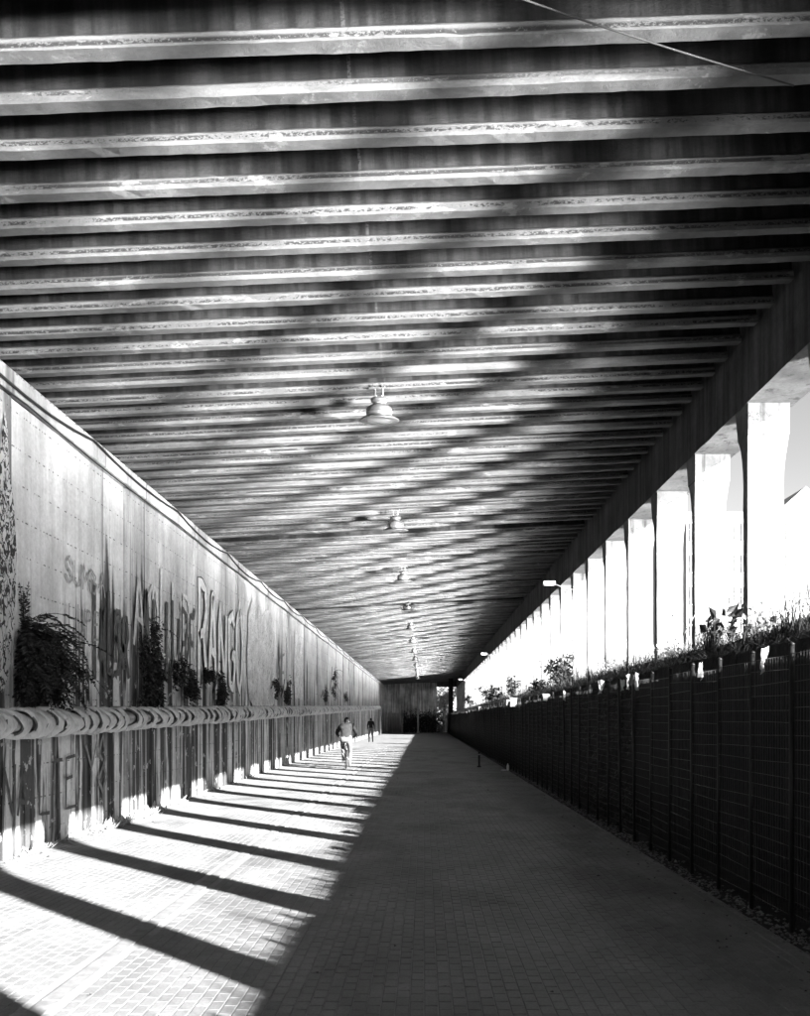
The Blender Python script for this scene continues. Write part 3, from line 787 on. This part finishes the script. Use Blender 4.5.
# ivy over the fence
m = MB()
for k in range(9000):
    y = 13 + 70 * random.random() ** 1.4; b = random.random()
    lim = .9 + .55 * math.sin(y * .9) + .4 * math.sin(y * 2.3 + 1)
    z = lim * b if random.random() < .55 else 2.15 - 1.1 * random.random() ** 1.5
    if z < 0.03: continue
    leaf(m, Vector((2.82 + U(0, .35) + .1, y, z)), Vector((U(-1, .3), U(-1, 1), U(-1, .3))), U(.06, .13), U(.02, .045))
tag(m.build('ivy', 'leaf_dark'), 'dark ivy growing behind and through the mesh fence', 'ivy', kind='stuff')

def shrub(name, label, loc, h, rad, n_, mat, stems=7, leafL=.07, cat='shrub', seed=1, group='shrubs on the bank between the columns'):
    random.seed(seed); t = thing(name, label, cat, loc, group=group)
    ms = MB(); tips = []
    for k in range(stems):
        a = U(0, 6.28); p = Vector((U(-.05, .05), U(-.05, .05), -.05)); d = Vector((math.cos(a) * .6, math.sin(a) * .6, 1)).normalized(); pts = [p]
        for i in range(6):
            d = (d + Vector((U(-.4, .4), U(-.4, .4), U(-.1, .25)))).normalized(); p = p + d * h / 6 * U(.7, 1.1); p.x = max(-rad, min(rad, p.x)); p.y = max(-rad, min(rad, p.y)); pts.append(p)
            if i > 1: tips.append((p, d))
        ms.tube(pts, [.012 * (1 - i / 8) * h for i in range(7)], 4)
    ms.build('stem', 'bark', t)
    m = MB()
    for k in range(n_):
        p, d = random.choice(tips); q = p + Vector((random.gauss(0, .10), random.gauss(0, .10), random.gauss(0, .10))) * rad * 1.6
        if q.z < .0: q.z = U(0, .2)
        leaf(m, q, Vector((U(-1, 1), U(-1, 1), U(-.6, 1))), leafL * U(.7, 1.4), leafL * U(.2, .4))
    m.build('foliage', mat, t); return t
def bpx(px, X): return 880 * X / (px - 424)
shrub('shrub', 'dark leafy shrub on the bank, tallest of those against the columns', (3.75, bpx(566, 3.75), 2.3), 1.15, .42, 700, 'leaf_dark', 8, .10, seed=41)
shrub('shrub', 'low dark shrub on the bank just beyond the tallest one', (3.7, bpx(541, 3.7), 2.28), .6, .4, 420, 'leaf_dark', 6, .09, seed=42)
shrub('shrub', 'dark shrub on the bank midway towards the far end', (3.75, bpx(511, 3.75), 2.3), 1.2, .6, 600, 'leaf_dark', 7, .12, seed=43)
shrub('shrub', 'dark loose shrub on the bank, third from the far end', (3.75, bpx(498, 3.75), 2.3), 1.1, .6, 500, 'leaf_dark', 7, .13, seed=44)
shrub('shrub', 'dark loose shrub on the bank, second from the far end', (3.75, bpx(488, 3.75), 2.3), 1.5, .6, 500, 'leaf_mid', 7, .15, seed=45)
shrub('shrub', 'farthest small shrub on the bank near the end pier', (3.75, bpx(474, 3.75), 2.3), 1.3, .6, 350, 'leaf_dark', 7, .16, seed=46)
shrub('shrub', 'dark paddle-leaved plant on the bank beside the second column', (4.15, 12.0, 2.45), .75, .24, 55, 'leaf_dark', 7, .19, seed=47)
shrub('shrub', 'pale sunlit weed at the foot of the nearest whole column', (4.0, 10.15, 2.42), .6, .25, 160, 'leaf_pale', 6, .07, seed=48)
shrub('shrub', 'pale sunlit weed at the foot of the third column', (3.95, 14.2, 2.42), .5, .3, 200, 'leaf_pale', 6, .06, seed=49)
shrub('shrub', 'pale sunlit weed at the foot of the fifth column', (3.95, 18.4, 2.42), .5, .3, 200, 'leaf_pale', 6, .06, seed=50)
# bare arching bramble seen through the nearest opening
random.seed(61)
t = thing('bramble', 'pale bare bramble with arching canes behind the nearest opening', 'shrub', (5.3, 12.6, 2.5))
m = MB()
for k in range(26):
    a = U(-1.2, 1.2); b = U(-1, 1); H = U(.5, 1.5)
    m.tube([(a * .3, b * .3, -.04), (a * .6, b * .4, H * .6), (a * .9, b * .6, H), (a * 1.2, b * .9, H * .8), (a * 1.4, b * 1.1, H * .35)], [.012, .01, .009, .007, .003], 4)
m.build('cane', 'grass_dry', t)
m = MB()
for k in range(500): leaf(m, Vector((random.gauss(0, .6), random.gauss(0, .5), abs(random.gauss(.4, .35)))), Vector((U(-1, 1), U(-1, 1), U(-.5, 1))), U(.04, .09), U(.012, .024))
m.build('foliage', 'leaf_pale', t)

# ------------------------------------------------------------------ buildings beyond the columns
def building(name, label, x, y, wd, dp, z1, fl, nw, gable=0, win=.55, seed=1):
    random.seed(seed); t = thing(name, label, 'building', (x, y, 2.5)); H = z1 - 2.5
    m = MB(); m.box(-wd / 2, wd / 2, 0, dp, -.1, H); m.build('wall', 'building_render', t)
    m = MB()
    if gable: m.add([(-wd / 2 - .3, -.3, H), (wd / 2 + .3, -.3, H), (wd / 2 + .3, dp + .3, H), (-wd / 2 - .3, dp + .3, H), (0, -.3, H + gable), (0, dp + .3, H + gable)], [(0, 1, 4), (1, 2, 5, 4), (2, 3, 5), (3, 0, 4, 5), (0, 3, 2, 1)])
    else: m.box(-wd / 2 - .2, wd / 2 + .2, -.2, dp + .2, H, H + .35)
    r = m.build('roof', 'roof_tile' if gable else 'building_render', t)
    m = MB(); m.box(wd * .2, wd * .2 + .6, dp * .4, dp * .4 + .6, H + .2, H + gable * .6 + 1.3); m.build('chimney', 'building_render', r)
    f = MB(); q = wd / nw * win / 2; hh = H / fl
    f.box(-q, q, -.05, .02, 0, hh * .55); wm = f.mesh('window', 'glass_dark')
    g = MB()
    for a in ((-q - .06, -q, 0, hh * .55), (q, q + .06, 0, hh * .55), (-q - .06, q + .06, -.06, 0), (-q - .06, q + .06, hh * .55, hh * .55 + .06), (-.03, .03, 0, hh * .55)): g.box(a[0], a[1], -.10, .02, a[2], a[3])
    gm = g.mesh('frame', 'white_plastic')
    for i in range(fl):
        for j in range(nw):
            o = ob('window', wm, t, (-wd / 2 + wd / nw * (j + .5), 0, hh * (i + .25))); ob('frame', gm, o)
building('apartment_building', 'pale apartment block with rows of small windows beyond the columns', 24.3, 68, 8, 10, 17.2, 6, 6, seed=71)
building('gabled_house', 'pale gabled house seen through the nearest opening', 32.0, 74, 7.5, 9, 17.5, 4, 3, gable=3.6, seed=72)
building('long_building', 'long low pale building far beyond the columns', 26, 118, 26, 10, 12, 3, 12, seed=73)

# ------------------------------------------------------------------ beyond the far end
ew = thing('end_wall', 'dim grey mottled wall closing the far end of the passage', 'wall', (-2, 105, 0))
for i in range(5):
    m = MB(); x0 = -4.78 + i * 1.26; m.box(x0, x0 + 1.26, -.1 - .03 * (i % 2) + U(-.01, .01), .12, -.05, 5.9); o = m.build('wall_panel', 'dim_end_concrete', ew); o.location = (2, 0, 0)
m = MB(); m.box(-4.3, -2.9, -.35, -.11, -.05, 2.3); o = m.build('pale_panel', 'pale_concrete', ew); o.location = (2, 0, 0)
t = thing('lamp_post', 'pale slender post standing at the far end of the passage', 'post', (-.68, 99, -.01))
m = MB(); m.lathe([(.16, 0), (.16, .12), (.10, .18), (.085, 5.2), (.0, 5.22)], 10); m.build('pole', 'pale_concrete', t)
m = MB(); m.box(-.12, .12, -.12, .12, 5.2, 5.42); m.build('lamp_head', 'galvanised_metal', t)
def tree(label, x, y, h, cr, n_, mat, seed, tr=.18, ch=None):
    random.seed(seed); t = thing('tree', label, 'tree', (x, y, -.1), group='trees beyond the far end'); ms = MB(); cl = []
    ms.tube([(0, 0, 0), (U(-.1, .1), 0, h * .3), (U(-.2, .2), U(-.2, .2), h * .62), (U(-.2, .2), 0, h * .95)], [tr, tr * .8, tr * .5, .02], 7)
    for k in range(14):
        a = U(0, 6.28); z = U(.22, .85) * h; e = Vector((math.cos(a), math.sin(a), U(.1, .6))) * cr * U(.5, .95)
        ms.tube([(0, 0, z), tuple(e * .5 + Vector((0, 0, z))), tuple(e + Vector((0, 0, z + .2)))], [.06, .04, .015], 4); cl.append(e + Vector((0, 0, z + .2)))
        cl.append(e * .55 + Vector((0, 0, z + .3)))
    ms.build('trunk', 'bark', t); m = MB()
    for k in range(n_):
        c = random.choice(cl); q = c + Vector((random.gauss(0, 1), random.gauss(0, 1), random.gauss(0, .8))) * cr * .26
        if q.z < .1: q.z = U(.1, .6)
        leaf(m, q, Vector((U(-1, 1), U(-1, 1), U(-1, 1))), U(.18, .32), U(.06, .12))
    m.build('crown', mat, t)
tree('paler loose tree beside the far end pier', 2.5, 110, 6.5, 1.5, 2600, 'leaf_pale', 83)
tree('tall dark tree behind the paler loose tree', 3.0, 118, 10, 2.6, 5000, 'leaf_mid', 87, .22)
def hedge():
    random.seed(84); t = thing('hedge', 'dark clipped hedge across the far end of the passage', 'hedge', (0, 103.2, -.01)); m = MB()
    for k in range(5200): leaf(m, Vector((U(-2.4, 2.2), U(-.5, .6), U(0, 2.6) * U(.6, 1) + .25 * math.sin(k))), Vector((U(-1, 1), U(-1, .2), U(-.6, 1))), U(.12, .2), U(.04, .08))
    m.build('foliage', 'leaf_mid', t)
    m = MB()
    for k in range(14): m.tube([(-2.3 + k * .33, 0, 0), (-2.3 + k * .33 + U(-.1, .1), U(-.2, .2), 2.0)], [.04, .015], 5)
    m.build('stem', 'bark', t)
hedge()

# ------------------------------------------------------------------ people
def skin_body(name, joints, edges, mats, matfun, parent, sub=2):
    me = bpy.data.meshes.new(name); names = list(joints)
    me.from_pydata([joints[k][:3] for k in names], [(names.index(a), names.index(b)) for a, b in edges], [])
    o = bpy.data.objects.new('tmp', me); C.objects.link(o)
    o.modifiers.new('s', 'SKIN')
    lay = me.skin_vertices[0].data
    for i, k in enumerate(names):
        r = joints[k][3]; r2 = joints[k][4] if len(joints[k]) > 4 else r
        lay[i].radius = (r, r2); lay[i].use_root = (k == 'pelvis')
    s = o.modifiers.new('u', 'SUBSURF'); s.levels = sub; s.render_levels = sub
    res = bpy.data.meshes.new_from_object(o.evaluated_get(bpy.context.evaluated_depsgraph_get()))
    bpy.data.objects.remove(o); res.name = name
    res.materials.clear()
    for q in mats: res.materials.append(M[q])
    for p in res.polygons:
        c = p.center; best = None; bd = 1e9
        for a, b in edges:
            A = Vector(joints[a][:3]); B = Vector(joints[b][:3]); ab = B - A
            tt = max(0, min(1, (c - A).dot(ab) / max(ab.length_squared, 1e-9))); dd = (c - A - ab * tt).length
            if dd < bd: bd = dd; best = (a, b, tt)
        p.material_index = matfun(best, c); p.use_smooth = True
    return ob(name, res, parent)
def finger_hand(parent, wrist, d, side, curl, mat='skin'):
    """palm with four fingers curling down round a bar and a thumb"""
    w_ = Vector(wrist); d = Vector(d).normalized(); s = Vector(side).normalized(); n_ = d.cross(s).normalized()
    if n_.z > 0: n_ = -n_
    m = MB()
    m.tube([w_, w_ + d * .04, w_ + d * .085], [.024, .036, .034], 8)
    for i, L in enumerate((.066, .075, .07, .055)):
        b = w_ + d * .075 + s * (-.030 + i * .02)
        m.tube([b, b + d * L * .45 + n_ * .006, b + d * L * .6 + n_ * L * curl * .6, b + d * L * .25 + n_ * L * (curl * .95)], [.0095, .009, .0085, .007], 6)
    b = w_ + d * .03 - s * .03
    m.tube([b, b - s * .02 + d * .03 + n_ * .01, b - s * .005 + d * .05 + n_ * .035], [.012, .011, .008], 6)
    return m.build('hand', mat, parent, True)

# cyclist riding away (local: +Y forward, origin on the ground under the bottom bracket)
CX, CY, CRZ = -2.52, 28.6, R(3)
ped = thing('person', 'cyclist seen from behind in dark-sleeved jacket and pale trousers riding the bicycle', 'person', (CX, CY, 0), CRZ)
J = {'pelvis': (0, -.22, .96, .15, .13), 'waist': (0, -.14, 1.10, .15, .12), 'chest': (0, -.02, 1.28, .185, .125), 'neck0': (0, .08, 1.40, .11, .09), 'neck': (0, .15, 1.44, .06, .06), 'head': (0, .23, 1.50, .078, .092), 'crown': (0, .25, 1.59, .055, .07),
     'shL': (-.19, .05, 1.37, .088), 'elL': (-.33, .18, 1.14, .066), 'wrL': (-.27, .42, 1.03, .036), 'hdL': (-.265, .47, 1.02, .034),
     'shR': (.19, .05, 1.37, .088), 'elR': (.33, .18, 1.14, .066), 'wrR': (.27, .42, 1.03, .036), 'hdR': (.265, .47, 1.02, .034),
     'hpL': (-.10, -.18, .90, .105), 'knL': (-.13, .17, .74, .072), 'anL': (-.11, .02, .36, .045), 'heL': (-.11, -.02, .30, .038), 'toL': (-.12, .14, .265, .036),
     'hpR': (.10, -.18, .90, .105), 'knR': (.12, .10, .50, .068), 'anR': (.11, -.05, .13, .045), 'heR': (.11, -.09, .08, .038), 'toR': (.12, .08, .06, .036)}
E = [('pelvis', 'waist'), ('waist', 'chest'), ('chest', 'neck0'), ('neck0', 'neck'), ('neck', 'head'), ('head', 'crown'),
     ('chest', 'shL'), ('shL', 'elL'), ('elL', 'wrL'), ('wrL', 'hdL'), ('chest', 'shR'), ('shR', 'elR'), ('elR', 'wrR'), ('wrR', 'hdR'),
     ('pelvis', 'hpL'), ('hpL', 'knL'), ('knL', 'anL'), ('anL', 'heL'), ('heL', 'toL'), ('pelvis', 'hpR'), ('hpR', 'knR'), ('knR', 'anR'), ('anR', 'heR'), ('heR', 'toR')]
def cyc_mat(b, c):
    a, e, t = b
    if e in ('heL', 'toL', 'heR', 'toR'): return 4
    if e in ('hdL', 'hdR'): return 3
    if e in ('elL', 'wrL', 'elR', 'wrR'): return 0
    if e in ('shL', 'shR'): return 0 if abs(c.x) > .13 else 1
    if e in ('head', 'crown', 'neck'): return 5 if (c.z > 1.53 or c.y < .24) else 3
    if e in ('hpL', 'knL', 'anL', 'hpR', 'knR', 'anR'): return 2
    if e == 'waist' and c.z < 1.0: return 2
    return 1 if -.10 < c.x < .16 and c.z < 1.40 else 0
skin_body('body', J, E, ['jacket_black', 'jacket_grey', 'trousers_pale', 'skin', 'shoe_dark', 'hair_dark'], cyc_mat, ped)
m = MB()
for s in (-1, 1): m.lathe([(.004, -.012), (.018, -.006), (.022, .004), (.008, .012)], 8, (s * .082, .135, 1.575), 'x')
m.tube([(0, .225, 1.585), (0, .25, 1.56), (0, .226, 1.552)], [.01, .016, .008], 6)
m.tube([(-.025, .222, 1.527), (0, .232, 1.525), (.025, .222, 1.527)], .006, 5)
for s in (-1, 1): m.lathe([(.0, .0), (.012, .004), (.0, .014)], 8, (s * .032, .212, 1.60), 'y')
m.build('face', 'skin', ped, True, (0, .09, -.07))
m = MB(); rs = []
for f, r, z in ((0, .088, 1.575), (1, .096, 1.62), (2, .088, 1.67), (3, .055, 1.71), (4, .01, 1.725)):
    rs.append([(r * .88 * math.cos(a), .135 + r * 1.02 * math.sin(a) - .012 + U(-.004, .004), z + (.03 if math.sin(a) > .3 and f == 0 else 0) + U(-.004, .004)) for a in [2 * math.pi * j / 14 for j in range(14)]])
m.rings(rs); m.build('hair', 'hair_dark', ped, True, (0, .09, -.07))
finger_hand(ped, (-.265, .46, 1.022), (.0, 1, .05), (-1, 0, 0), .85); finger_hand(ped, (.265, .46, 1.022), (0, 1, .05), (1, 0, 0), .85)

bk = thing('bicycle', 'bicycle ridden away from the camera by the cyclist in pale trousers', 'bicycle', (CX, CY, 0), CRZ)
WR = .335
def wheel(y):
    m = MB(); rs = []
    for i in range(36):
        a = 2 * math.pi * i / 36; c = Vector((0, y + WR * math.cos(a), WR + .015 + WR * math.sin(a))); rad = Vector((0, math.cos(a), math.sin(a)))
        rs.append([c + (Vector((1, 0, 0)) * math.cos(t) + rad * math.sin(t)) * .02 for t in [6.2832 * j / 8 for j in range(8)]])
    rs.append(rs[0]); m.rings(rs, True, False); wl = m.build('wheel', 'black_rubber', bk, True)
    m = MB(); rs = []
    for i in range(37):
        a = 2 * math.pi * i / 36; rad = Vector((0, math.cos(a), math.sin(a))); c = Vector((0, y, WR + .015)) + rad * (WR - .024)
        rs.append([c + Vector((sx, 0, 0)) + rad * sr for sx, sr in ((-.012, -.008), (.012, -.008), (.012, .008), (-.012, .008))])
    m.rings(rs, True, False); m.build('rim', 'galvanised_metal', wl)
    m = MB()
    for i in range(18):
        a = 2 * math.pi * i / 18; m.tube([(.03 * (-1) ** i, y, WR + .015), (0, y + (WR - .03) * math.cos(a), WR + .015 + (WR - .03) * math.sin(a))], .0018, 3)
    m.tube([(-.05, y, WR + .015), (.05, y, WR + .015)], .018, 8); m.build('spokes', 'galvanised_metal', wl)
wheel(-.45); wheel(.60)
m = MB(); AX = WR + .015
for a, b, r in [((0, 0, .30), (0, -.17, .80), .016), ((0, 0, .30), (0, .42, .83), .018), ((0, -.14, .72), (0, .40, .86), .016), ((0, .42, .80), (0, .38, .98), .018),
                ((.05, -.45, AX), (.02, 0, .30), .010), ((-.05, -.45, AX), (-.02, 0, .30), .010), ((.05, -.45, AX), (.02, -.155, .76), .009), ((-.05, -.45, AX), (-.02, -.155, .76), .009),
                ((.05, .60, AX), (.045, .46, .74), .012), ((-.05, .60, AX), (-.045, .46, .74), .012), ((-.055, .46, .74), (.055, .46, .74), .016), ((0, -.17, .78), (0, -.20, .85), .013)]: m.tube([a, b], r, 8)
m.build('frame', 'dark_metal', bk, True)
m = MB(); m.tube([(0, .38, .97), (0, .45, 1.03)], .014, 8); m.tube([(-.30, .50, 1.0), (-.24, .52, 1.0), (-.1, .46, 1.03), (.1, .46, 1.03), (.24, .52, 1.0), (.30, .50, 1.0)], .013, 8); m.build('handlebar', 'dark_metal', bk, True)
m = MB(); rs = []
for y, wv, h in ((-.33, .06, .845), (-.29, .085, .86), (-.2, .075, .858), (-.1, .03, .85), (-.04, .02, .84)): rs.append([(wv * math.cos(t), y, h + .022 * math.sin(t)) for t in [6.2832 * j / 10 for j in range(10)]])
m.rings(rs); m.build('saddle', 'black_rubber', bk, True)
m = MB(); m.tube([(.08, 0, .30), (.08, .0, .09)], .011, 6); m.tube([(-.08, 0, .30), (-.08, 0, .25), (-.08, .08, .24)], .011, 6); m.tube([(-.08, 0, .3), (.08, 0, .3)], .02, 8); m.lathe([(.0, .05), (.09, .05), (.09, .056), (.0, .056)], 20, (0, 0, .30), 'x'); m.build('crank', 'galvanised_metal', bk, True)
for s, z, y in ((1, .045, 0), (-1, .225, .08)):
    m = MB(); m.box(min(s * .075, s * .17), max(s * .075, s * .17), y - .045, y + .045, z - .012 + .0, z + .008); m.build('pedal', 'dark_metal', bk)
m = MB(); m.box(-.035, .035, -.475, -.462, .62, .66); m.build('rear_reflector', 'white_plastic', bk)
m = MB(); rs = []
for i in range(13):
    a = R(-10) + R(150) * i / 12; rad = Vector((0, -math.cos(a), math.sin(a))); c = Vector((0, -.45, AX)) + rad * (WR + .045)
    rs.append([c + Vector((-.03, 0, 0)), c + rad * .012, c + Vector((.03, 0, 0)), c + rad * .006])
m.rings(rs); m.build('mudguard', 'galvanised_metal', bk, True)

# pedestrian far down the passage
PPX, PPY = -3.62, 60.0
wk = thing('person', 'distant person in dark top walking beside the wall past the cyclist', 'person', (PPX, PPY, 0), R(8))
J2 = {'pelvis': (0, 0, .93, .14, .11), 'waist': (0, 0, 1.08, .135, .10), 'chest': (0, .01, 1.28, .17, .115), 'neck0': (0, .01, 1.43, .09, .08), 'neck': (0, .02, 1.49, .052), 'head': (0, .03, 1.58, .075, .09), 'crown': (0, .03, 1.67, .05, .065),
      'shL': (-.17, 0, 1.40, .07), 'elL': (-.23, -.08, 1.14, .05), 'wrL': (-.22, .05, .92, .035), 'hdL': (-.22, .07, .86, .034),
      'shR': (.17, 0, 1.40, .07), 'elR': (.23, -.02, 1.13, .05), 'wrR': (.22, -.12, .90, .035), 'hdR': (.22, -.13, .84, .034),
      'hpL': (-.09, 0, .88, .10), 'knL': (-.10, .16, .52, .068), 'anL': (-.10, .22, .10, .045), 'heL': (-.10, .19, .045, .038), 'toL': (-.11, .35, .04, .034),
      'hpR': (.09, 0, .88, .10), 'knR': (.10, -.04, .50, .068), 'anR': (.10, -.28, .14, .045), 'heR': (.10, -.32, .09, .038), 'toR': (.11, -.20, .035, .034)}
def walk_mat(b, c):
    a, e, t = b
    if e in ('heL', 'toL', 'heR', 'toR'): return 3
    if e in ('hdL', 'hdR'): return 2
    if e in ('head', 'crown', 'neck'): return 4 if (c.z > 1.60 or c.y < .03) else 2
    if e in ('hpL', 'knL', 'anL', 'hpR', 'knR', 'anR') or (e == 'waist' and c.z < .98): return 1
    return 0
skin_body('body', J2, E, ['jacket_black', 'trousers_pale', 'skin', 'shoe_dark', 'hair_dark'], walk_mat, wk)
finger_hand(wk, (-.22, .065, .88), (0, .1, -1), (0, 1, 0), .3); finger_hand(wk, (.22, -.125, .86), (0, -.05, -1), (0, 1, 0), .3)

# ------------------------------------------------------------------ litter
m = MB(); m.lathe([(.0, 0), (.034, 0), (.036, .02), (.036, .14), (.028, .17), (.013, .195), (.013, .22), (.0, .222)], 14)
o = m.build('bottle', 'white_plastic', None, True, (2.6, 27.3, 0)); tag(o, 'small white bottle standing at the foot of the mesh fence', 'bottle')
m = MB(); m.box(-.06, .06, -.05, .05, 0, .035); m.box(-.045, .045, -.05, .03, .035, .05); o = m.build('litter_box', 'pale_sheet', None, False, (2.45, 27.1, 0), (0, 0, .5)); tag(o, 'squashed pale carton lying beside the white bottle', 'carton')
t = thing('bollard', 'thin dark bollard at the pavement edge before the far fence', 'bollard', (1.83, 29.2, 0))
m = MB(); m.lathe([(.07, 0), (.07, .03), (.035, .05), (.035, .5), (.0, .52)], 10); m.build('shaft', 'dark_metal', t, True)
m = MB(); m.lathe([(.04, .40), (.04, .44)], 10); m.build('band', 'galvanised_metal', t)

# fallen leaves
random.seed(91); m = MB()
for k in range(420):
    q = random.random()
    x = random.gauss(2.45, .2) if q < .6 else (random.gauss(XL + .25, .15) if q < .85 else U(-4, 2.4)); y = 5 + 40 * random.random() ** 1.8
    if x < XL + .06 or x > 2.7: continue
    a = U(0, 6.28); d = Vector((math.cos(a), math.sin(a), 0)); sd = Vector((-d.y, d.x, 0)); L = U(.02, .05); p = Vector((x, y, .006))
    m.add([p, p + d * L * .5 + sd * L * .3 + Vector((0, 0, U(.002, .012))), p + d * L + Vector((0, 0, U(0, .01))), p + d * L * .5 - sd * L * .3 + Vector((0, 0, U(.002, .012)))], [(0, 1, 2), (0, 2, 3)])
tag(m.build('leaf_litter', 'grass_dark'), 'small dry leaves scattered on the paving near its edges', 'leaves', kind='stuff')
